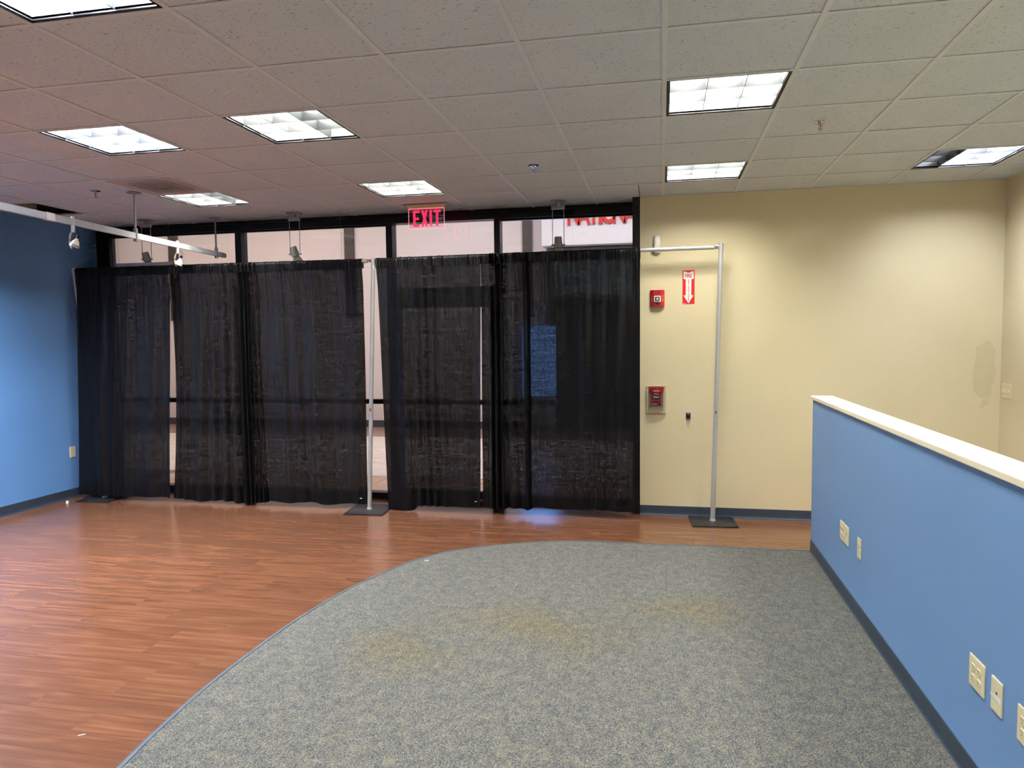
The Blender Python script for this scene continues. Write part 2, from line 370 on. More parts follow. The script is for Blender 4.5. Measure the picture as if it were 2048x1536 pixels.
# ------------------------------------------------------------------ plank floor
fl = struct(MB().box((XL - 0.1, YR, -0.06), (XR + 0.1, 4.02, -0.0035)).build('floor', 'sub'))
PW, PLN = 0.1455, 0.914
full = MB().box((0, 0, -0.0034), (PLN - 0.0007, PW - 0.0007, 0)).mesh('plank', M['wood'])
r0 = -0.5765
row = -3
rng = random.Random(3)
y = r0 + row * PW
while y < YW:
    off = {0: -2.462 - 9 * PLN, 1: -2.826 - 9 * PLN}.get(row, XL - PLN * rng.random())
    while off + PLN < XL: off += PLN
    x = off
    while x < (XR if y > 2.3 else 1.26):
        x0, x1 = max(x, XL), min(x + PLN, XR); y1 = min(y + PW, YW - 0.04)
        hidden = x0 > -1.9 + 0.35 and y + PW < 1.6      # under the carpet
        if (x0 > -0.3 and y + PW < 2.6) or (x0 > -2.0 and y + PW < 0.9) or hidden: x += PLN; continue
        if x1 - x0 > 0.03 and y1 - y > 0.02:
            if x1 - x0 > PLN - 0.01 and y1 - y > PW - 0.01: link('plank', full, fl, (x0, y, 0))
            else: MB().box((0, 0, -0.0034), (x1 - x0 - 0.0007, y1 - y - 0.0007, 0)).build('plank', 'wood', fl, loc=(x0, y, 0))
        x += PLN
    y += PW; row += 1
# the same floor where the camera does not look: one sheet with the wood material
MB().box((XL, YR, -0.0034), (-1.0, r0 - 3 * PW - 0.001, -0.0002)).build('floor_sheet', 'wood', fl)
MB().box((1.225, YR, -0.0034), (XR, 2.3, -0.0002)).build('floor_sheet', 'vinyl', fl)  # unseen strip past the partition, added pale to brighten the ceiling

# ------------------------------------------------------------------ carpet with its vinyl edge
cp = [(-1.72, -3.2), (-1.83, -2.2), (-1.97, -1.3), (-2.065, -0.78), (-2.105, -0.5), (-2.134, -0.16), (-2.138, 0.264), (-2.113, 0.758), (-2.03, 1.281), (-1.876, 1.775), (-1.755, 2.005), (-1.605, 2.19), (-1.262, 2.424), (-0.885, 2.574), (-0.69, 2.62), (-0.49, 2.636), (-0.1, 2.637), (0.285, 2.64), (0.66, 2.645), (1.085, 2.65)]
def catmull(P, k=8):
    out = []
    for i in range(len(P) - 1):
        a, b, c, d = [Vector((*P[max(0, min(len(P) - 1, j))], 0)) for j in (i - 1, i, i + 1, i + 2)]
        for q in range(k):
            t = q / k; out.append(0.5 * ((2 * b) + (c - a) * t + (2 * a - 5 * b + 4 * c - d) * t * t + (3 * b - a - 3 * c + d) * t ** 3))
    out.append(Vector((*P[-1], 0))); return out
edge = catmull(cp)
def offset(pts, d):
    o = []
    for i, p in enumerate(pts):
        t = (pts[min(i + 1, len(pts) - 1)] - pts[max(i - 1, 0)]).normalized(); o.append(p + Vector((t.y, -t.x, 0)) * d)
    return o
inner = offset(edge, 0.024)
carp = [(p.x, p.y) for p in inner] + [(1.0835, 2.62), (1.0835, -6.9), (-1.6, -6.9)]
carpet = struct(MB().prism(carp, 2, 0.0002, 0.006).build('floor_carpet', 'carpet'))
prof = [(0, 0.0002), (0.002, 0.0025), (0.012, 0.0075), (0.022, 0.009), (0.027, 0.009), (0.027, 0.0002)]
m = MB(); rings = [[(p.x, p.y, z) for p, z in zip([offset(edge, o)[i] for o, z in prof], [z for o, z in prof])] for i in range(0)]
offs = [offset(edge, o) for o, z in prof]; k = len(prof)
vs_ = [(offs[j][i].x, offs[j][i].y, prof[j][1]) for i in range(len(edge)) for j in range(k)]
m.add(vs_, [(i * k + j, i * k + (j + 1) % k, (i + 1) * k + (j + 1) % k, (i + 1) * k + j) for i in range(len(edge) - 1) for j in range(k)])
struct(m.build('trim_2', 'edge', smooth=True))

# ------------------------------------------------------------------ suspended ceiling
ceil = empty('ceiling', (0, 0, 0), kind='structure')
LIGHTS = {(0, 1): 'n', (0, 4): 'n', (3, 4): 'off', (-4, 1): 'dim', (-6, 1): 'cool', (-7, 4): 'dim', (-4, 4): 'n', (-4, -2): 'cool',
          (-9, 1): 's', (-9, -2): 'n', (0, -2): 'n', (3, 1): 'n', (3, -2): 'n', (-7, -2): 'n', (0, -5): 'n', (-4, -5): 'n', (3, -5): 'n', (-7, -5): 'n', (-4, -8): 'n', (0, -8): 'n'}
SKIP = set(LIGHTS) | {(-7, 3), (-10, 4)}
tile_full = MB().bbox((-0.3015, -0.3015, 0), (0.3015, 0.3015, 0.014), 0.002).mesh('tile', M['tile'])
for c in range(-11, 5):
    for r in range(-12, 7):
        if (c, r) in SKIP: continue
        rects = []
        x0, x1, y0, y1 = c * S, (c + 1) * S, r * S, (r + 1) * S
        x0, x1, y0 = max(x0, XL), min(x1, XR), max(y0, YR)
        if r == 5 and c == -1: rects = [(x0, XJ, y0, y1), (XJ, x1, y0, YB)]
        elif r == 5 and c >= 0: rects = [(x0, x1, y0, YB)]
        elif r == 6:
            if x0 < XJ: rects = [(x0, min(x1, XJ), y0, YW)]
        else: rects = [(x0, x1, y0, y1)]
        for (a, b, d, e) in rects:
            if b - a < 0.02 or e - d < 0.02: continue
            g = 0.003
            if b - a > S - 0.01 and e - d > S - 0.01:
                o = link('tile', tile_full, ceil, ((a + b) / 2, (d + e) / 2, H - 0.0009 + rng.random() * 0.0006))
            else:
                MB().bbox((-(b - a) / 2 + g, -(e - d) / 2 + g, 0), ((b - a) / 2 - g, (e - d) / 2 - g, 0.014), 0.002).build('tile', 'tile', ceil, loc=((a + b) / 2, (d + e) / 2, H - 0.0007))
TW = 0.012
for c in range(-10, 5):
    ye = YW if c * S < XJ - 0.01 else YB
    m = MB().box((-TW, YR, H - 0.006), (TW, ye, H - 0.0025)); m.box((-0.0008, YR, H - 0.0025), (0.0008, ye, H + 0.03))
    m.build('main_runner', 'grid', ceil, loc=(c * S, 0, 0))
for r in range(-11, 7):
    for c in range(-11, 5):
        x0, x1 = max(c * S, XL) + (TW if c > -11 else 0), min((c + 1) * S, XR) - TW
        if r * S > YB and x1 > XJ: x1 = XJ
        if x1 - x0 < 0.03: continue
        if r >= -4 or c % 1 == 0:
            MB().box((x0, -TW, H - 0.0052), (x1, TW, H - 0.0025)).build('cross_tee', 'grid', ceil, loc=(0, r * S, 0))
ang = MB().box((XJ, YB - 0.02, H - 0.006), (XR, YB, H - 0.003)).box((XR - 0.02, YR, H - 0.006), (XR, YB, H - 0.003)).box((XL, YR, H - 0.006), (XL + 0.02, YW, H - 0.003))
ang.build('wall_angle', 'grid', ceil)

# dusty supply-air diffuser in the ceiling grid
v = empty('air_vent', (-6.5 * S, 3.5 * S, H - 0.004), label='dust-stained square ceiling air vent beside a light near the blue wall', cat='vent')
pl = MB().bbox((-0.293, -0.293, 0.0), (0.293, 0.293, 0.02), 0.004).build('plate', 'vent', v)
for i, s_ in enumerate((0.17, 0.115, 0.06)):
    m = MB()
    for sx, sy in ((1, 0), (-1, 0), (0, 1), (0, -1)):
        if sx: m.box((sx * s_ - 0.004, -s_, -0.009), (sx * s_ + 0.004, s_, 0.001))
        else: m.box((-s_, sy * s_ - 0.004, -0.009), (s_, sy * s_ + 0.004, 0.001))
    m.build('vane', 'vent', v)

# ------------------------------------------------------------------ recessed louvred fluorescent lights
HALF = 0.29
def light(c, r, kind, label, group):
    t = empty('ceiling_light', ((c + 0.5) * S, (r + 0.5) * S, H), label=label, cat='light', group=group)
    f = MB()
    for a, b in (((-HALF, -HALF), (HALF, -HALF + 0.014)), ((-HALF, HALF - 0.014), (HALF, HALF)), ((-HALF, -HALF), (-HALF + 0.014, HALF)), ((HALF - 0.014, -HALF), (HALF, HALF))):
        f.box((a[0], a[1], -0.002), (b[0], b[1], 0.012))
    f.build('frame', 'black_gap', t)
    h = MB(); q = HALF - 0.014
    for sx in (-1, 1):
        h.box((sx * q, -q, 0.003), (sx * (q + 0.003), q, 0.125)); h.box((-q, sx * q, 0.003), (q, sx * (q + 0.003), 0.125))
    h.box((-q - 0.003, -q - 0.003, 0.125), (q + 0.003, q + 0.003, 0.129)); h.build('housing', 'housing', t)
    mats = {'s': ['lamp_strong'] * 3, 'n': ['lamp_warm'] * 3, 'cool': ['lamp_cool'] * 3, 'dim': ['lamp_warm', 'lamp_warm', 'lamp_dim'], 'off': ['lamp_off', 'lamp_cool', 'lamp_cool']}[kind]
    for i, x in enumerate((-0.185, 0, 0.185)):
        mm = MB()
        for dx in (-0.03, 0.03): mm.tube([(x + dx, -0.255, 0.099), (x + dx, 0.255, 0.099)], 0.0165, 8)
        mm.build('lamp_tube', mats[i], t, smooth=True)
    for i in (-1, 1):
        p = i * 0.0925
        MB().prism([(p - 0.0015, 0.004), (p + 0.0015, 0.004), (p + 0.008, 0.064), (p - 0.008, 0.064)], 1, -q, q).build('louver_blade', 'louver', t)
    for i in (-1, 1):
        p = i * 0.0925
        MB().prism([(p - 0.0015, 0.004), (p + 0.0015, 0.004), (p + 0.008, 0.064), (p - 0.008, 0.064)], 0, -q, q).build('louver_blade', 'louver', t)
LL = {(0, 1): 'louvred ceiling light, largest of the three over the beige wall side', (0, 4): 'small-looking louvred ceiling light just in front of the beige wall by the curtain rod',
      (3, 4): 'louvred ceiling light with one dark unlit strip, near the beige corner', (-4, 1): 'louvred ceiling light with a dimmer right column, in the middle of the left ceiling',
      (-6, 1): 'bluish-white louvred ceiling light, left of the one with a dimmer column', (-7, 4): 'louvred ceiling light next to the dust-stained air vent',
      (-4, 4): 'louvred ceiling light directly in front of the red EXIT sign', (-4, -2): 'brightest bluish louvred ceiling light cut by the top left edge'}
for (c, r), kd in LIGHTS.items():
    light(c, r, kd, LL.get((c, r), 'louvred ceiling light outside the picture, above or behind the viewer'), 'louvred ceiling lights' if (c, r) in LL else 'louvred ceiling lights outside the picture')

# ------------------------------------------------------------------ storefront glazing
W1 = empty('window_1', (0, 0, 0), kind='structure')
MULL = [(-4.43, -4.36), (-2.741, -2.675), (-1.621, -1.562)]
MB().box((XL, 3.87, 2.80), (XJ, 4.0, H)).build('head', 'black_frame', W1)
MB().box((XL, 3.84, H - 0.03), (XJ, 3.88, H)).build('head_stop', 'black_frame', W1)
MB().box((XL, 3.88, 0), (-2.675, 4.0, 0.055)).build('sill', 'black_frame', W1)
MB().box((-1.621, 3.88, 0), (XJ, 4.0, 0.055)).build('sill', 'black_frame', W1)
MB().box((XL, 3.87, 0), (-6.03, 4.0, 2.80)).build('jamb', 'black_frame', W1)
MB().box((-6.03, 3.90, 0.055), (-5.98, 3.99, 2.80)).build('jamb_stop', 'black_frame', W1)
MB().box((-0.272, 3.60, 0), (XJ, 4.0, H)).build('jamb', 'black_frame', W1)
for a, b in MULL: MB().bbox((a, 3.875, 0), (b, 4.0, 2.80), 0.002).build('mullion', 'black_frame', W1)
bays = [(-5.98, -4.43), (-4.36, -2.741), (-1.562, -0.272)]
for a, b in bays:
    MB().box((a, 3.9, 0.975), (b, 3.98, 1.022)).build('mid_rail', 'black_frame', W1)
    MB().box((a, 3.937, 0.055), (b, 3.943, 0.975)).build('pane', 'glass', W1)
    MB().box((a, 3.937, 1.022), (b, 3.943, 2.80)).build('pane', 'glass', W1)
    MB().box((a, 3.925, 2.785), (b, 3.955, 2.80)).build('glazing_bead', 'black_frame', W1)
da, db = -2.675, -1.621
MB().box((da, 3.89, 2.02), (db, 3.99, 2.15)).build('transom', 'black_frame', W1)
MB().box((da, 3.937, 2.15), (db, 3.943, 2.80)).build('pane', 'glass', W1)
D1 = empty('door_1', (da, 3.94, 0), kind='structure')
wd = db - da
MB().box((0.004, -0.022, 0.01), (0.06, 0.022, 2.016)).build('stile', 'black_frame', D1)
MB().box((wd - 0.06, -0.022, 0.01), (wd - 0.004, 0.022, 2.016)).build('stile', 'black_frame', D1)
MB().box((0.06, -0.022, 1.95), (wd - 0.06, 0.022, 2.016)).build('rail', 'black_frame', D1)
MB().box((0.06, -0.022, 0.01), (wd - 0.06, 0.022, 0.09)).build('rail', 'black_frame', D1)
MB().box((0.06, -0.045, 0.975), (wd - 0.06, 0.0, 1.022)).build('push_bar', 'black_frame', D1)
MB().box((0.06, -0.003, 0.09), (wd - 0.06, 0.003, 1.95)).build('pane', 'glass', D1)

# ------------------------------------------------------------------ mall corridor beyond the glass
YF = 9.6
struct(MB().box((-15, YF, 0), (6, YF + 0.2, 5.0)).build('wall_corridor', 'mall_wall'))
struct(MB().box((-15, 4.02, 4.9), (6, YF, 5.0)).build('ceiling_corridor', 'mall_wall'))
struct(MB().box((-15, 4.02, H), (6, 4.14, 5.0)).build('wall_corridor_near', 'mall_wall'))
struct(MB().box((-15.2, 4.02, 0), (-15, YF, 5.0)).build('wall_corridor_end', 'mall_wall'))
struct(MB().box((6, 4.02, 0), (6.2, YF, 5.0)).build('wall_corridor_end', 'mall_wall'))
struct(MB().box((XR, 3.6, 0), (6, 4.1, 5.0)).build('wall_corridor_side', 'mall_wall'))
struct(MB().box((-15, 3.6, 0), (XL - 0.15, 4.1, 5.0)).build('wall_corridor_side', 'mall_wall'))
struct(MB().box((-15, YF - 0.015, 0), (-2.1, YF, 0.13)).build('baseboard_corridor', 'mall_base'))
cf = struct(MB().box((-15, 4.0, -0.06), (6, YF, -0.004)).build('floor_corridor', 'grout'))
MB().box((-15, 8.38, -0.003), (6, YF, 0)).build('border_band', 'mband', cf)
# pale square tiles laid on the diagonal, tan tiles along the glazing
tl = 0.40; dt = MB().bbox((-tl / 2 + 0.003, -tl / 2 + 0.003, -0.004), (tl / 2 - 0.003, tl / 2 - 0.003, 0), 0.001).mesh('floor_tile', M['mtile'])
dd = tl * math.sqrt(2)
for i in range(-14, 2):
    for j in range(0, 12):
        x = (i + (j % 2) * 0.5) * dd; y = 5.30 + j * dd / 2
        if -7.6 < x < 0.2 and 5.2 < y < 8.15:
            o = link('floor_tile', dt, cf, (x, y, 0)); o.rotation_euler.z = PI / 4
st2 = MB().bbox((0.003, 0.003, -0.004), (0.397, 0.397, 0), 0.001).mesh('floor_tile', M['mtile2'])
for i in range(-15, 1):
    for j in range(2): link('floor_tile', st2, cf, (i * 0.4, 4.16 + j * 0.4, 0))
MB().box((-15, 4.0, -0.0039), (6, 4.156, -0.001)).build('border_band', 'mband', cf)
MB().box((-15, 4.965, -0.0039), (6, 5.0, -0.001)).build('border_band', 'mband', cf)
MB().box((-15, 5.01, -0.0039), (6, 8.37, -0.0022)).build('tile_field', 'mtile', cf)
for x0, x1, w_ in ((-9.475, -9.288, 'leftmost'), (-5.78, -5.60, 'middle'), (-2.42, -2.253, 'rightmost, beside the white shop sign')):
    tag(MB().bbox((x0, YF - 0.06, 2.05), (x1, YF, 4.9), 0.006).build('pilaster', 'mall_trim'), 'dark upright strip on the pale corridor wall, ' + w_ + (' of three' if 'most' in w_ or w_ == 'middle' else ''), 'pilaster', 'dark strips on the corridor wall')
for i, x in enumerate((-9.6, -6.6, -3.6, -0.6, 2.4)):
    t = empty('corridor_light', (x, 6.9, 4.9), label='square corridor ceiling light outside the glass, hidden above the window head', cat='light', group='corridor ceiling lights')
    MB().box((-0.66, -0.66, -0.05), (0.66, 0.66, -0.002)).build('frame', 'fascia', t)
    MB().box((-0.6, -0.6, -0.056), (0.6, 0.6, -0.051)).build('diffuser', 'mall_lamp_warm' if i < 2 else 'mall_lamp', t)
# shop sign with red letters, and the shop front under it
sg = empty('shop_sign', (-2.03, 9.25, 3.20), label='white shop fascia sign with large red capital letters beyond the glass', cat='sign')
MB().bbox((0, 0, 0), (5.6, 0.34, 1.35), 0.01).build('fascia_box', 'fascia', sg)
x = 0.46
for ch, ww in (('N', 0.19), ('A', 0.20), ('T', 0.17), ('I', 0.10), ('O', 0.19), ('N', 0.19), ('A', 0.20), ('L', 0.16)):
    text(ch, 0.44, 'letter_red', 0.02, 0.013, 'letter', sg, Matrix.Translation((x + ww / 2, -0.021, 0.32 + 0.158)) @ Matrix.Rotation(PI / 2, 4, 'X'), 0.66 if ch != 'I' else 1.0)
    x += ww * 0.90
sf = empty('storefront', (-1.98, 9.45, 0), label='grey framed blue-tinted shop front under the white fascia sign', cat='shop')
MB().box((0, 0, 3.02), (5.2, 0.12, 3.17)).build('head_frame', 'shop_grey', sf)
MB().box((0, 0, 0), (0.07, 0.12, 3.02)).build('post', 'shop_grey', sf)
MB().box((0.07, 0.03, 2.35), (5.2, 0.05, 3.02)).build('transom_pane', 'shop_glass', sf)
MB().box((0.07, 0.0, 2.27), (5.2, 0.1, 2.35)).build('transom_bar', 'shop_grey', sf)
MB().box((0.07, 0.1, 0.0), (5.2, 0.12, 2.27)).build('dark_pane', 'shop_dark', sf)
MB().box((-0.43, -0.06, 0.62), (0.16, -0.02, 1.84)).build('blue_panel', 'blue_light', sf)
MB().box((-0.43, -0.06, 0.12), (0.16, -0.02, 0.60)).build('lower_blue_panel', 'shop_glass', sf)
MB().box((-0.48, -0.07, 0.0), (0.21, -0.01, 0.12)).build('plinth', 'shop_grey', sf)

# ------------------------------------------------------------------ pipe and drape
def upright(base, top, rz, psz, label):
    t = empty('drape_upright', base, label=label, cat='pole', group='drape uprights')
    bx, by = psz; d = Vector(top) - Vector(base)
    p = MB(); c_, s_ = math.cos(rz), math.sin(rz)
    b = MB().bbox((-bx / 2, -by / 2, 0.001), (bx / 2, by / 2, 0.011), 0.002); b.v = [(x * c_ - y * s_, x * s_ + y * c_, z) for x, y, z in b.v]
    pl = b.build('base_plate', 'plate_black', t)
    for sx, sy in ((-1, -1), (1, -1), (1, 1), (-1, 1)):
        x, y = sx * (bx / 2 - 0.02), sy * (by / 2 - 0.02)
        MB().lathe([(0.009, 0), (0.009, 0.002), (0.006, 0.003)], (x * c_ - y * s_, x * s_ + y * c_, 0.011), n=10).build('bolt', 'plate_black', pl)
    a = Vector((0, 0, 0.011)); u = d * (1.0 / d.z)
    MB().lathe([(0.0275, 0), (0.0275, 0.006), (0.022, 0.02)], a, u, 18).build('socket', 'alu', t, True)
    MB().tube([a, u * 1.02], 0.0205, 18).build('lower_tube', 'alu', t, True)
    MB().tube([u * 1.02, d], 0.0188, 18).build('upper_tube', 'alu', t, True)
    MB().lathe([(0.0225, -0.012), (0.0225, 0.012)], u * 1.02, u, 18).build('collar', 'alu', t, True)
    MB().box((-0.004, -0.024, 0.96), (0.004, -0.019, 0.985)).build('button', 'dark_print', t).location = (u.x * 0.97, u.y * 0.97, 0)
    MB().lathe([(0.0205, -0.06), (0.0205, -0.002), (0.017, 0.0)], d, u, 18).build('slot_head', 'alu', t, True)
    return t
TL, TM, TR = Vector((-5.972, 3.375, 2.410)), Vector((-2.668, 3.36, 2.405)), Vector((0.488, 3.43, 2.43))
upright((-5.752, 3.40, 0), TL, math.radians(4), (0.37, 0.38), 'aluminium upright pole on black plate, leaning at the blue wall end of the curtains')
upright((-2.762, 3.352, 0), TM, math.radians(5), (0.38, 0.42), 'aluminium upright pole on black plate in the gap between the two curtain runs')
upright((0.431, 3.42, 0), TR, math.radians(4), (0.385, 0.39), 'aluminium upright pole on black plate standing free against the beige wall')
ZR = 2.378
def rod(p0, p1, label):
    p0, p1 = Vector(p0), Vector(p1); t = empty('crossbar', p0, label=label, cat='rod', group='drape crossbars'); d = p1 - p0; n = d.normalized()
    MB().tube([n * 0.055, d * 0.5], 0.0205, 18).build('outer_tube', 'alu', t, True)
    MB().tube([d * 0.5, d - n * 0.055], 0.0185, 18).build('inner_tube', 'alu', t, True)
    for q, s_ in ((Vector((0, 0, 0)), 1), (d, -1)):
        a = q + n * s_ * 0.018; e = q + n * s_ * 0.06
        MB().bbox((-0.016, -0.005, -0.014), (0.016, 0.005, 0.014), 0.002).build('hook', 'chrome', t).location = a + n * s_ * 0.010
        MB().tube([e - n * s_ * 0.028, e], 0.010, 10, r2=0.017).build('end_plug', 'chrome', t, True)
RL0, RL1 = Vector((-5.955, 3.352, 2.382)), Vector((-2.675, 3.36, 2.377))
RR0, RR1 = Vector((-2.66, 3.362, 2.377)), Vector((0.483, 3.428, 2.400))
rod(RL0, RL1, 'aluminium curtain rod of the left run, mostly hidden in black drapes')
rod(RR0, RR1, 'aluminium curtain rod of the right run, its bare end against the beige wall')

def smooth(t): t = max(0, min(1, t)); return t * t * (3 - 2 * t)
def curtain(name, label, ra, rb, xt, xb, bands, hem, seed, bowl=0.0, bowr=0.0, twist=0.0):
    """bands: (from s, folds per metre, depth at top, depth at hem)"""
    rg = random.Random(seed); W = xt[1] - xt[0]; nx = max(60, int(W / 0.0055))
    ph = [(rg.uniform(2, 5), rg.uniform(0, 6.3), rg.uniform(0.3, 0.8)) for _ in range(4)]
    phz = [(rg.uniform(1.0, 3.0), rg.uniform(0, 6.3)) for _ in range(4)]
    wr = [(rg.uniform(45, 210), rg.uniform(0, 6.3)) for _ in range(7)]
    def band(s):
        b = [q for q in bands if q[0] <= s]; i = len(b) - 1; cur = b[-1]
        if i + 1 < len(bands):
            nxt = bands[i + 1]; k = smooth((s - (nxt[0] - 0.08)) / 0.08)
        else: nxt, k = cur, 0
        return [cur[j] + (nxt[j] - cur[j]) * k for j in (1, 2, 3)]
    phs = [0.0]; bs = []
    for i in range(nx + 1):
        s = i / nx; bs.append(band(s)); phs.append(phs[-1] + bs[-1][0] * W / nx * 2 * PI * (1 + 0.55 * math.sin(ph[0][0] * s * 3 + ph[0][1])))
    def pt(i, z, ztop, zbot):
        s = i / nx; t = (ztop - z) / (ztop - zbot); t = max(0.0, t)
        f, at, ab = bs[i]
        bow = math.sin(PI * min(1, max(0, t)))
        x = (xt[0] + W * s) * (1 - t) + (xb[0] + (xb[1] - xb[0]) * s) * t + bowl * bow * (1 - s) ** 3 + bowr * bow * s ** 3
        zz = z
        p = phs[i] + 0.7 * math.sin(zz * phz[0][0] + phz[0][1] + s * 4) * t + twist * t * s
        am = at + (ab - at) * smooth(t * 1.15)
        y = am * (math.sin(p) + 0.35 * math.sin(2 * p + 1.0 + 0.6 * math.sin(zz * phz[1][0])))
        x += 0.35 * am * math.cos(p) * min(1, t * 4)
        y += 0.012 * math.sin(s * W * ph[1][0] + ph[1][1] + 0.5 * math.sin(zz * 1.3)) * smooth(t * 2)
        wrk = sum(math.sin(s * W * q * (1 - 0.1 * t) + o) for q, o in wr) / 7
        y += wrk * (0.0035 + 0.35 * at) * 1.8 * (math.exp(-t * 6) + 0.03)
        rx = (x - ra.x) / (rb.x - ra.x); yr = ra.y + (rb.y - ra.y) * rx
        return x, yr, y
    def rodz(x): return ra.z + (rb.z - ra.z) * (x - ra.x) / (rb.x - ra.x)
    zs0 = 2.305
    # sheet
    nz = 72; vs = []; fs = []
    for j in range(nz + 1):
        for i in range(nx + 1):
            s = i / nx; zb = hem(s); zt = rodz(xt[0] + W * s) + 0.022; z0 = zt - 0.088
            z = z0 + (zb - z0) * (j / nz) ** 0.92
            x, yr, y = pt(i, z, zt, zb); k = smooth((zt - z - 0.05) / 0.25)
            vs.append((x, yr - 0.025 * (1 - k) - 0.004 * k + min(y, 0.022 + 0.05 * k) , z))
    for j in range(nz):
        for i in range(nx): a = j * (nx + 1) + i; fs.append((a, a + 1, a + nx + 2, a + nx + 1))
    o = MB().add(vs, fs).build(name, 'cloth', None, True); tag(o, label, 'curtain', 'black drapes')
    # rod pocket: over the rod, front and back
    vs2 = []; fs2 = []; prof = []
    for q in range(5): prof.append((0.0235, -0.066 + 0.066 * q / 4))
    for q in range(1, 8): a = PI * q / 8; prof.append((0.0235 * math.cos(a), 0.0225 * math.sin(a)))
    for q in range(7): prof.append((-0.0255, -0.072 * q / 6))
    for q, (dy, dz) in enumerate(prof):
        for i in range(nx + 1):
            s = i / nx; xx = xt[0] + W * s; zc = rodz(xx); x, yr, y = pt(i, zc, zc + 0.022, hem(s)); gath = bs[i][1]
            pk = (0.0025 + gath * 0.16) * sum(math.sin(s * W * (a * 0.9 + 40) + b + dz * 8) for a, b in wr) / 3
            front = 1 if dy < 0 else 0.5
            vs2.append((x, yr + dy + (min(y, 0.0) - abs(pk)) * front * (1 if dy < -0.02 else 0.4) if dy < 0 else yr + dy + abs(pk) * 0.3, zc + dz + (abs(pk) * 0.7 if dz > 0 else 0)))
    for j in range(len(prof) - 1):
        for i in range(nx): a = j * (nx + 1) + i; fs2.append((a, a + 1, a + nx + 2, a + nx + 1))
    MB().add(vs2, fs2).build('rod_pocket', 'cloth', o, True)
    # hem: second layer behind the bottom of the sheet
    vs3 = []; fs3 = []; nh = 6
    for j in range(nh + 1):
        for i in range(nx + 1):
            s = i / nx; zb = hem(s); zt = rodz(xt[0] + W * s) + 0.022; z = zb + 0.003 + (0.085 - 0.003) * j / nh
            x, yr, y = pt(i, z, zt, zb); vs3.append((x, yr - 0.004 + min(y, 0.072) + 0.0035, z))
    for j in range(nh):
        for i in range(nx): a = j * (nx + 1) + i; fs3.append((a, a + 1, a + nx + 2, a + nx + 1))
    MB().add(vs3, fs3).build('hem', 'cloth', o, True)
    return o
wob = lambda s, b, a, f, p: b + a * math.sin(f * s + p)
c1 = curtain('drape', 'flat black drape hanging beside the blue wall', RL0, RL1, (-5.915, -4.822), (-6.01, -4.925), [(0, 4.2, 0.004, 0.014), (0.4, 5.0, 0.005, 0.018)], lambda s: wob(s, 0.045, 0.004, 9, 0), 11)
c2 = curtain('drape', 'black drape with dense gathered folds, second from the blue wall', RL0, RL1, (-4.826, -3.868), (-4.905, -3.838), [(0, 9, 0.009, 0.016), (0.35, 6, 0.009, 0.024), (0.64, 17, 0.020, 0.026)], lambda s: wob(s, 0.030, 0.010, 13, 1), 22, bowl=0.035, bowr=-0.012)
c3 = curtain('drape', 'broad black drape ending at the middle pole gap, left run', RL0, RL1, (-3.882, -2.775), (-3.818, -2.79), [(0, 5, 0.006, 0.010), (0.42, 3.6, 0.011, 0.024), (0.75, 2.5, 0.004, 0.012)], lambda s: wob(s, 0.048, 0.008, 14, 2), 33)
c4 = curtain('drape', 'black drape right of the middle pole, its corner trailing on the floor', RR0, RR1, (-2.640, -1.628), (-2.585, -1.662), [(0, 6, 0.010, 0.014), (0.3, 8, 0.014, 0.02), (0.7, 7, 0.011, 0.010)], lambda s: 0.058 - 0.050 * smooth((0.36 - s) / 0.10), 44)
c5 = curtain('drape', 'narrow bunched black drape with deep folds on the right run', RR0, RR1, (-1.632, -1.195), (-1.647, -1.19), [(0, 6, 0.008, 0.012), (0.2, 13, 0.020, 0.030)], lambda s: wob(s, 0.060, 0.008, 12, 0.5), 55)
c6 = curtain('drape', 'wide black drape ending at the beige wall', RR0, RR1, (-1.250, -0.196), (-1.245, -0.228), [(0, 8, 0.009, 0.012), (0.3, 5.5, 0.010, 0.016), (0.8, 3, 0.006, 0.012)], lambda s: wob(s, 0.070, 0.007, 12, 0.2), 66)
for o, x, y, z in ((c3, -2.835, 3.325, 0.118), (c4, -1.70, 3.33, 0.125)):
    MB().box((x - 0.011, y - 0.001, z - 0.003), (x + 0.011, y, z + 0.003)).build('stitch_tag', 'tape', o)

# ------------------------------------------------------------------ exit sign
ex = empty('exit_sign', (-2.165, 3.44, H - 0.006), label='edge-lit clear EXIT sign with red letters under the ceiling', cat='sign')
MB().bbox((-0.215, -0.055, -0.004), (0.215, 0.055, 0.0), 0.002).build('ceiling_plate', 'grey_metal', ex)
MB().prism([(-0.195, -0.004), (0.195, -0.004), (0.175, -0.034), (-0.175, -0.034)], 1, -0.028, 0.028).build('housing', 'ivory', ex)
MB().box((-0.17, -0.006, -0.036), (0.17, 0.006, -0.0345)).build('led_strip', 'led_red', ex)
pn = MB().box((-0.172, -0.004, -0.216), (0.172, 0.004, -0.036)).build('pane', 'acrylic', ex)
for a, b in (((-0.174, -0.0045, -0.216), (-0.172, 0.0045, -0.036)), ((0.172, -0.0045, -0.216), (0.174, 0.0045, -0.036)), ((-0.174, -0.0045, -0.218), (0.174, 0.0045, -0.216))):
    MB().box(a, b).build('glowing_edge', emit('edge_pink', (1.0, 0.35, 0.38), 0.8), pn)
zt, zb, sw = -0.052, -0.202, 0.021
def letter(polys):
    m = MB()
    for p in polys: m.prism(p, 1, -0.0062, -0.0042)
    m.build('letter', 'exit_red', ex)
rect = lambda a, b, c, d: [(a, c), (b, c), (b, d), (a, d)]
x = -0.128
letter([rect(x, x + sw, zb, zt), rect(x + sw, x + 0.062, zt - sw, zt), rect(x + sw, x + 0.055, (zt + zb) / 2 - sw / 2, (zt + zb) / 2 + sw / 2), rect(x + sw, x + 0.062, zb, zb + sw)])
x = -0.048
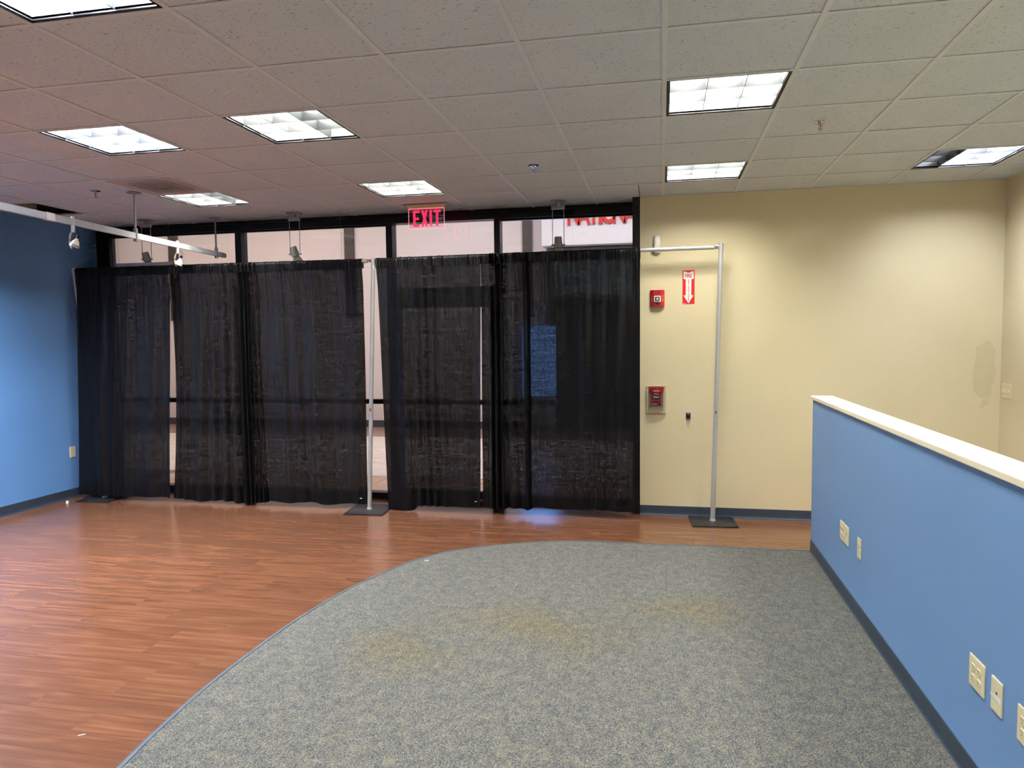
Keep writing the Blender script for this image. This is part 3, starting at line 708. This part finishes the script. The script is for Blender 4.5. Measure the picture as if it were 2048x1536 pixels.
letter([[(x, zt), (x + 0.023, zt), (x + 0.062, zb), (x + 0.039, zb)], [(x + 0.039, zt), (x + 0.062, zt), (x + 0.0425, (zt + zb) / 2 + 0.004), (x + 0.031, (zt + zb) / 2 + 0.004)], [(x + 0.0195, (zt + zb) / 2 - 0.004), (x + 0.031, (zt + zb) / 2 - 0.004), (x + 0.023, zb), (x, zb)]])
x = 0.034
letter([rect(x, x + sw, zb, zt)])
x = 0.072
letter([rect(x, x + 0.068, zt - sw, zt), rect(x + 0.034 - sw / 2, x + 0.034 + sw / 2, zb, zt - sw)])

# ------------------------------------------------------------------ pendant spots, track, wires, sprinklers
def pendant(x, y, tilt, label):
    t = empty('pendant_spot', (x, y, H - 0.0055), label=label, cat='lamp', group='pendant spots by the window')
    MB().lathe([(0.078, 0), (0.078, -0.004), (0.02, -0.008)], n=28).build('canopy', 'grey_metal', t, True)
    MB().tube([(0, 0, -0.006), (0, 0, -0.04)], 0.018, 14).build('stem', 'grey_metal', t, True)
    MB().bbox((-0.062, -0.017, -0.07), (0.062, 0.017, -0.038), 0.003).build('bracket', 'grey_metal', t)
    for s_ in (-1, 1):
        MB().tube([(s_ * 0.053, 0, -0.07), (s_ * 0.053, 0, -0.40)], 0.0032, 8).build('rod', 'grey_metal', t, True)
        MB().tube([(s_ * 0.036, 0, -0.396), (s_ * 0.064, 0, -0.396)], 0.0085, 12).build('knuckle', 'grey_metal', t, True)
    ax = Vector((math.sin(tilt), -0.25, math.cos(tilt)))
    hd = MB().lathe([(0.030, 0.075), (0.034, 0.07), (0.035, 0.03), (0.041, -0.01), (0.041, -0.016), (0.03, -0.02)], (0, 0, -0.396), ax, 24).build('head', 'grey_metal', t, True)
    MB().lathe([(0.031, -0.02), (0.034, -0.03), (0.056, -0.085), (0.058, -0.11), (0.045, -0.115)], (0, 0, -0.396), ax, 44, 1, -0.13).build('heat_sink', 'grey_metal', t)
pendant(-0.95, 3.612, 0.02, 'grey two-rod pendant spot in front of the red shop lettering')
pendant(-3.568, 3.553, -0.22, 'grey two-rod pendant spot left of the EXIT sign, over the broad drape')
pendant(-5.221, 3.529, -0.15, 'grey two-rod pendant spot nearest the blue wall')

tk = empty('track_rail', (-4.345, 2.286, 2.53), label='silver lighting track rail hung below the ceiling at the left', cat='track')
d0, d1 = Vector((-0.1405, 1.475, 0)), Vector((0.26, -2.75, 0))
def bar(a, b, hw, hh):
    n = (b - a).normalized(); s_ = Vector((n.y, -n.x, 0)) * hw; u = Vector((0, 0, hh))
    return MB().add([a - s_ - u, a + s_ - u, a + s_ + u, a - s_ + u, b - s_ - u, b + s_ - u, b + s_ + u, b - s_ + u], [(0, 1, 2, 3), (7, 6, 5, 4), (0, 4, 5, 1), (1, 5, 6, 2), (2, 6, 7, 3), (3, 7, 4, 0)])
along = lambda y: Vector(((2.286 - y) * 0.095, y - 2.286, 0))
bar(d0, d1, 0.011, 0.0245).build('rail', 'silver_track', tk)
n_ = (d1 - d0).normalized()
bar(along(1.35), along(1.27), 0.016, 0.027).build('connector', 'white_plastic', tk)
for y_ in (2.286, 3.60):
    p = along(y_)
    MB().lathe([(0.055, 0), (0.055, -0.006), (0.02, -0.014)], p + Vector((0, 0, H - 0.0055 - 2.53)), n=24).build('canopy', 'grey_metal', tk, True)
    MB().tube([p + Vector((0, 0, H - 0.006 - 2.53)), p + Vector((0, 0, 0.05))], 0.0085, 12).build('stem', 'grey_metal', tk, True)
    MB().tube([p + Vector((0, 0, 0.062)), p + Vector((0, 0, -0.045))], 0.0175, 16).build('coupler', 'grey_metal', tk, True)
bar(d0 + Vector((-0.002, 0.02, 0)), d0, 0.013, 0.020).build('end_cap', 'grey_metal', tk)
def track_head(y_, white, label):
    p = along(y_) + Vector((-4.345, 2.286, 2.53)); t = empty('track_spot', p, label=label, cat='lamp', group='bare track spots')
    bm_ = 'cream_plastic' if white else 'grey_metal'
    MB().tube([(0, -0.0, 0.04), (0, 0, -0.075)], 0.0135, 14).build('adapter', 'cream_plastic' if white else 'silver_track', t, True)
    pts = [(-0.006 - 0.026 * math.sin(a), 0, -0.075 - 0.062 * (1 - math.cos(a))) for a in [i * PI * 0.86 / 12 for i in range(13)]]
    MB().tube(pts, 0.008, 8).build('yoke', bm_, t, True)
    ax = Vector((-0.38, -0.15, -1)).normalized(); c = Vector((0.022, 0, -0.14))
    MB().lathe([(0.008, -0.028), (0.010, -0.012), (0.024, 0.008), (0.030, 0.028), (0.031, 0.034)], c, ax, 18).build('lamp', 'bulb', t, True)
    MB().lathe([(0.033, 0.026), (0.034, 0.046), (0.030, 0.048)], c, ax, 18).build('ring', bm_, t, True)
    MB().tube([c - ax * 0.045, c - ax * 0.02], 0.011, 10).build('socket', 'black_plastic', t, True)
    w_ = [Vector((0.0, 0, -0.075)), Vector((0.02, 0, -0.062)), Vector((0.045, 0, -0.055)), Vector((0.055, 0, -0.075)), Vector((0.045, 0, -0.10)), c - ax * 0.045]
    MB().tube(w_, 0.0018, 6).build('cable', 'black_plastic', t, True)
track_head(1.545, False, 'bare grey-ringed spot lamp hanging from the track in front of the blue wall')
track_head(2.90, True, 'small cream spot lamp on the track in front of the window')

hb = empty('hanging_bar', (-5.185, 3.43, 2.428), label='slim grey bar hung on two wires above the leftmost drape', cat='bar')
MB().bbox((-0.315, -0.012, -0.014), (0.315, 0.012, 0.018), 0.002).build('bar', 'silver_track', hb)
for s_ in (-1, 1):
    MB().bbox((s_ * 0.318 - 0.005, -0.014, -0.014), (s_ * 0.318 + 0.005, 0.014, 0.022), 0.002).build('end_cap', 'grey_metal', hb)
    MB().tube([(s_ * 0.29, 0, 0.016), (s_ * 0.308, 0, H - 2.428 - 0.012)], 0.0012, 6).build('wire', 'wire', hb)
    MB().bbox((s_ * 0.308 - 0.016, -0.01, H - 2.428 - 0.012), (s_ * 0.308 + 0.016, 0.01, H - 2.428 - 0.006), 0.001).build('ceiling_clip', 'grid', hb)
hw = empty('hanging_wire', (-3.05, 3.465, H - 0.006), label='thin loose wire hanging from a ceiling clip left of the EXIT sign', cat='wire')
MB().bbox((-0.018, -0.011, -0.006), (0.018, 0.011, 0), 0.001).build('ceiling_clip', 'grid', hw)
MB().tube([(0.005, 0, -0.006), (0.008, 0, -0.075)], 0.0012, 6).build('wire', 'wire', hw)
MB().bbox((0.003, -0.005, -0.105), (0.013, 0.005, -0.072), 0.002).build('crimp', 'wire', hw)
MB().tube([(0.008, 0, -0.10), (0.014, 0, -0.2), (0.016, 0, -0.34), (0.012, 0, -0.50)], 0.0011, 6).build('tail', 'wire', hw)

def sprinkler(x, y, label):
    t = empty('sprinkler', (x, y, H), label=label, cat='sprinkler', group='ceiling sprinklers')
    MB().lathe([(0.041, 0), (0.041, -0.004), (0.033, -0.009), (0.017, -0.010)], n=28).build('escutcheon', 'chrome', t, True)
    MB().tube([(0, 0, -0.004), (0, 0, -0.022)], 0.0115, 14).build('body', 'chrome', t, True)
    for s_ in (-1, 1):
        MB().tube([(s_ * 0.009, 0, -0.018), (s_ * 0.0125, 0, -0.03), (s_ * 0.011, 0, -0.042), (s_ * 0.003, 0, -0.052)], 0.0025, 8).build('frame_arm', 'chrome', t, True)
    MB().tube([(0, 0, -0.02), (0, 0, -0.048)], 0.0026, 8).build('bulb', 'red', t, True)
    MB().tube([(0, 0, -0.048), (0, 0, -0.056)], 0.005, 10).build('boss', 'chrome', t, True)
    MB().lathe([(0.014, -0.056), (0.015, -0.0575), (0.005, -0.059)], n=16, ridge=1, amp=-0.25).build('deflector', 'chrome', t)
sprinkler(0.905, 1.542, 'chrome ceiling sprinkler on the beige wall side')
sprinkler(-0.927, 2.182, 'chrome ceiling sprinkler above the right run of drapes')
sprinkler(-4.596, 2.15, 'chrome ceiling sprinkler near the air vent and track rail')

# ------------------------------------------------------------------ wall things on the beige wall
st = empty('fire_strobe', (-0.05, YB, 1.981), label='red fire alarm strobe with clear lens on beige wall', cat='alarm')
MB().prism([(-0.062, 0), (-0.062, -0.022), (-0.034, -0.048), (0.034, -0.048), (0.062, -0.022), (0.062, 0)], 2, -0.071, 0.071).build('body', 'red', st)
MB().bbox((-0.031, -0.066, -0.036), (0.031, -0.047, 0.018), 0.006).build('lens', 'sign_white', st)
MB().bbox((-0.021, -0.069, -0.028), (0.021, -0.0655, 0.010), 0.002).build('reflector', 'chrome', st)
MB().lathe([(0.008, -0.001), (0.008, 0.004)], (0, -0.069, -0.009), (0, -1, 0), 14).build('flash_tube', 'sign_white', st)
for z in (0.058, 0.049, 0.040, 0.031): MB().box((-0.026, -0.0492, z), (0.026, -0.0475, z + 0.0035)).build('grille_slot', 'dark_print', st)
MB().box((-0.018, -0.0492, -0.060), (0.018, -0.0475, -0.046)).build('lower_slot', 'dark_print', st)
for s_ in (-1, 1):
    an = math.atan2(0.026, 0.028) * (1 if s_ > 0 else -1)
    for i, ch in enumerate('FIRE'):
        mw = Matrix.Translation((s_ * 0.0485, -0.0362, 0.016 - i * 0.0145)) @ Matrix.Rotation(an, 4, 'Z') @ Matrix.Rotation(PI / 2, 4, 'X')
        text(ch, 0.015, 'sign_white', 0.0008, 0.0003, 'lettering', st, mw)

fs = empty('extinguisher_sign', (0.222, YB - 0.0005, 2.073), label='red and white FIRE EXTINGUISHER arrow sign on beige wall', cat='sign')
MB().box((-0.0525, -0.0015, -0.15), (0.0525, 0, 0.15)).build('plate', 'sign_red', fs)
MB().prism([(-0.044, 0.143), (0, 0.128), (0.044, 0.143), (0.044, 0.075), (0.024, 0.069), (0.024, -0.072), (0.044, -0.072), (0, -0.143), (-0.044, -0.072), (-0.024, -0.072), (-0.024, 0.069), (-0.044, 0.075)], 1, -0.0022, -0.0014).build('arrow', 'sign_white', fs)
text('FIRE', 0.046, 'sign_red', 0.0004, 0.0012, 'lettering', fs, on_wall(0, -0.0025, 0.098), 0.72)
for i, ch in enumerate('EXTINGUISHER'): text(ch, 0.0185, 'sign_red', 0.0004, 0.0006, 'lettering', fs, on_wall(0, -0.0025, 0.060 - i * 0.0158))
MB().box((-0.048, -0.0022, -0.145), (-0.026, -0.0015, -0.142)).build('fine_print', 'sign_white', fs)

pu = empty('pull_station', (-0.06, YB, 1.065), label='red fire alarm pull station under a clear cover on beige wall', cat='alarm')
b = MB()
b.bbox((-0.088, -0.012, -0.127), (0.088, 0, 0.127), 0.004)
b.build('back_frame', plain('clear_back', srgb(214, 204, 172), 0.25), pu)
for a, c_ in (((-0.088, -0.02, -0.127), (-0.076, -0.002, 0.127)), ((0.076, -0.02, -0.127), (0.088, -0.002, 0.127)), ((-0.076, -0.02, 0.117), (0.076, -0.002, 0.127)), ((-0.076, -0.02, -0.127), (0.076, -0.002, -0.112))):
    MB().bbox(a, c_, 0.003).build('frame_rim', plain('clear_rim', srgb(206, 196, 160), 0.2), pu)
sh = MB().prism([(-0.066, -0.012), (-0.060, -0.056), (0.060, -0.056), (0.066, -0.012)], 2, -0.088, 0.118).build('cover', 'cover', pu)
MB().prism([(-0.047, -0.002), (-0.043, -0.036), (0.043, -0.036), (0.047, -0.002)], 2, -0.052, 0.075).build('station', 'red', pu)
hood = MB().prism([(-0.070, -0.004), (-0.060, -0.046), (0.0, -0.057), (0.060, -0.046), (0.070, -0.004)], 2, 0.068, 0.112).build('hood', 'red', pu)
MB().box((-0.030, -0.0385, -0.018), (0.032, -0.0355, 0.040)).build('handle', 'dark_print', pu)
MB().box((-0.024, -0.0392, 0.018), (0.026, -0.0384, 0.032)).build('handle_mark', 'sign_white', pu)
MB().box((-0.032, -0.0388, -0.006), (0.034, -0.0356, -0.003)).build('handle_rim', 'sign_white', pu)
MB().lathe([(0.0085, 0), (0.0085, 0.003)], (0.032, -0.036, -0.040), (0, -1, 0), 14).build('lock', 'dark_print', pu)
text('FIRE', 0.026, 'sign_white', 0.0006, 0.0003, 'lettering', pu, on_wall(0.0, -0.0368, 0.054))
for q_ in (-0.024, -0.012, 0.0, 0.012, 0.024): MB().box((q_ - 0.004, -0.0585, 0.079), (q_ + 0.004, -0.0515, 0.086)).build('fine_print', 'sign_white', hood)
MB().box((-0.036, -0.0372, -0.044), (0.006, -0.036, -0.038)).build('fine_print', 'sign_white', pu)
text('LIFT HERE', 0.013, 'red', 0.0004, 0.0001, 'lettering', pu, on_wall(0.0, -0.0206, -0.119))
hk = empty('wall_bracket', (0.224, YB, 0.918), label='small black wall bracket below the FIRE EXTINGUISHER sign', cat='bracket')
MB().bbox((-0.020, -0.006, -0.028), (0.020, 0, 0.028), 0.002).build('plate', 'black_plastic', hk)
MB().prism([(-0.006, -0.028), (-0.03, -0.02), (-0.03, -0.012), (-0.006, -0.018)], 0, -0.016, 0.016).build('lip', 'black_plastic', hk)
MB().lathe([(0.005, 0), (0.005, 0.002), (0.003, 0.003)], (0, -0.006, 0.016), (0, -1, 0), 12).build('screw', 'chrome', hk)
sn = empty('motion_sensor', (-0.055, YB, 2.46), label='white rounded motion sensor on beige wall behind the curtain rod', cat='sensor')
m = MB(); nn = 14; pr_ = []
for z, wx, dy in ((-0.082, 0.022, 0.020), (-0.076, 0.029, 0.036), (-0.045, 0.034, 0.052), (0.0, 0.036, 0.060), (0.045, 0.034, 0.054), (0.070, 0.029, 0.040), (0.080, 0.022, 0.022)):
    pr_.append([(wx * math.cos(PI * i / nn), -dy * math.sin(PI * i / nn) ** 0.7, z) for i in range(nn + 1)])
k = nn + 1
m.add([p for r_ in pr_ for p in r_], [(i * k + j, i * k + (j + 1) % k, (i + 1) * k + (j + 1) % k, (i + 1) * k + j) for i in range(len(pr_) - 1) for j in range(k)] + [tuple(range(k)), tuple(range((len(pr_) - 1) * k, len(pr_) * k))])
m.build('housing', 'white_plastic', sn, True)
MB().bbox((-0.024, -0.062, -0.05), (0.024, -0.05, -0.012), 0.004).build('lens', 'cream_plastic', sn)

# ------------------------------------------------------------------ outlet and switch plates
def recept(t, y, z):
    r = MB().prism([(y + 0.0165 * math.cos(a), z + 0.0145 * max(-0.8, min(0.8, math.sin(a) * 1.1))) for a in [i * 2 * PI / 20 for i in range(20)]], 0, -0.0095, -0.006).build('socket', 'ivory', t)
    for dy in (-0.0055, 0.0055): MB().box((-0.0099, y + dy - 0.001, z + 0.0), (-0.0094, y + dy + 0.001, z + 0.0075)).build('slot', 'ivory_dark', r)
    MB().lathe([(0.0024, 0), (0.0024, 0.0005)], (-0.0094, y, z - 0.0065), (-1, 0, 0), 10).build('ground_hole', 'ivory_dark', r)
    return r
def plate(name, loc, wdt, kind, label, cat, group=None, hgt=0.116):     # local frame: plate faces -x
    t = empty(name, loc, label=label, cat=cat, group=group)
    MB().bbox((-0.0065, -wdt / 2, -hgt / 2), (0, wdt / 2, hgt / 2), 0.0035).build('cover_plate', 'ivory', t)
    if kind in ('duplex', 'quad'):
        for y in ((0,) if kind == 'duplex' else (-0.023, 0.023)):
            for z in (-0.0195, 0.0195): recept(t, y, z)
            MB().lathe([(0.003, 0), (0.003, 0.001)], (-0.0065, y, 0), (-1, 0, 0), 10).build('screw', 'ivory', t)
    elif kind == 'data':
        MB().box((-0.0072, -wdt / 2 + 0.001, -0.012), (-0.0063, wdt / 2 - 0.001, 0.0)).build('label_tape', 'tape', t)
        MB().lathe([(0.0055, 0), (0.0055, 0.0008), (0.003, 0.0008)], (-0.0064, -0.004, 0.012), (-1, 0, 0), 12).build('jack_hole', 'ivory_dark', t)
        for z in (-0.042, 0.042): MB().lathe([(0.003, 0), (0.003, 0.001)], (-0.0065, 0, z), (-1, 0, 0), 10).build('screw', 'tape', t)
    elif kind == 'switch':
        for y in (-0.046, 0, 0.046):
            MB().prism([(-0.0065, 0.011), (-0.0085, 0.011), (-0.018, -0.006), (-0.016, -0.011), (-0.0065, -0.008)], 1, y - 0.0045, y + 0.0045).build('toggle', 'ivory', t)
            for z in (-0.03, 0.03): MB().lathe([(0.0028, 0), (0.0028, 0.001)], (-0.0065, y, z), (-1, 0, 0), 10).build('screw', 'ivory_dark', t)
    else:
        for z in (-0.03, 0.03): MB().lathe([(0.003, 0), (0.003, 0.001)], (-0.0065, 0, z), (-1, 0, 0), 10).build('screw', 'ivory', t)
    return t
plate('outlet_plate', (1.10, 1.668, 0.413), 0.118, 'quad', 'ivory four-socket outlet plate on blue partition, touching a narrow data plate', 'outlet', 'ivory plates on the blue partition')
plate('data_plate', (1.10, 1.560, 0.413), 0.086, 'data', 'ivory data plate with label tape beside the far four-socket outlet', 'wall plate', 'ivory plates on the blue partition')
plate('outlet_plate', (1.10, 1.277, 0.416), 0.076, 'duplex', 'ivory two-socket outlet plate on blue partition', 'outlet', 'ivory plates on the blue partition')
plate('outlet_plate', (1.10, -0.305, 0.417), 0.125, 'quad', 'near ivory four-socket outlet plate, whole, low on the blue partition', 'outlet', 'ivory plates on the blue partition')
plate('data_plate', (1.10, -0.462, 0.417), 0.080, 'data', 'near ivory data plate with a strip of white label tape and a jack hole', 'wall plate', 'ivory plates on the blue partition')
plate('outlet_plate', (1.10, -0.672, 0.412), 0.125, 'quad', 'ivory four-socket outlet plate cut by the right picture edge', 'outlet', 'ivory plates on the blue partition')
plate('switch_plate', (XR, 3.462, 1.165), 0.164, 'switch', 'ivory triple light switch plate on the beige side wall', 'switch')
t = plate('blank_plate', (XL, 3.40, 0.487), 0.075, 'blank', 'ivory blank cover plate low on the blue wall by the curtain', 'wall plate'); t.rotation_euler.z = PI

# ------------------------------------------------------------------ litter on the floor
t = empty('plastic_cap', (-5.955, 3.13, 0.0), label='small white plastic cap on the floor by the blue wall', cat='cap')
MB().lathe([(0.013, 0), (0.0145, 0.003), (0.0135, 0.026), (0.011, 0.028)], n=18).build('body', 'sign_white', t, True)
MB().lathe([(0.0152, 0.004), (0.0152, 0.008)], n=18).build('rim', 'sign_white', t, True)
tag(MB().prism([(-0.013, -0.004), (0.012, 0.001), (0.014, 0.005), (-0.011, 0.002)], 2, 0, 0.0012).build('paper_scrap', 'tape', None, loc=(-2.384, -0.602, 0.0), rz=0.45), 'tiny white paper scrap on the wood planks near the carpet edge', 'scrap')
tag(MB().tube([(0.017 * math.cos(a), 0.011 * math.sin(a), 0.002) for a in [i * 2 * PI / 20 for i in range(21)]], 0.0016, 6).build('rubber_ring', 'cream_plastic', None, True, (-1.706, 1.903, 0.006)), 'tiny pale rubber ring on the carpet near its curved edge', 'ring')
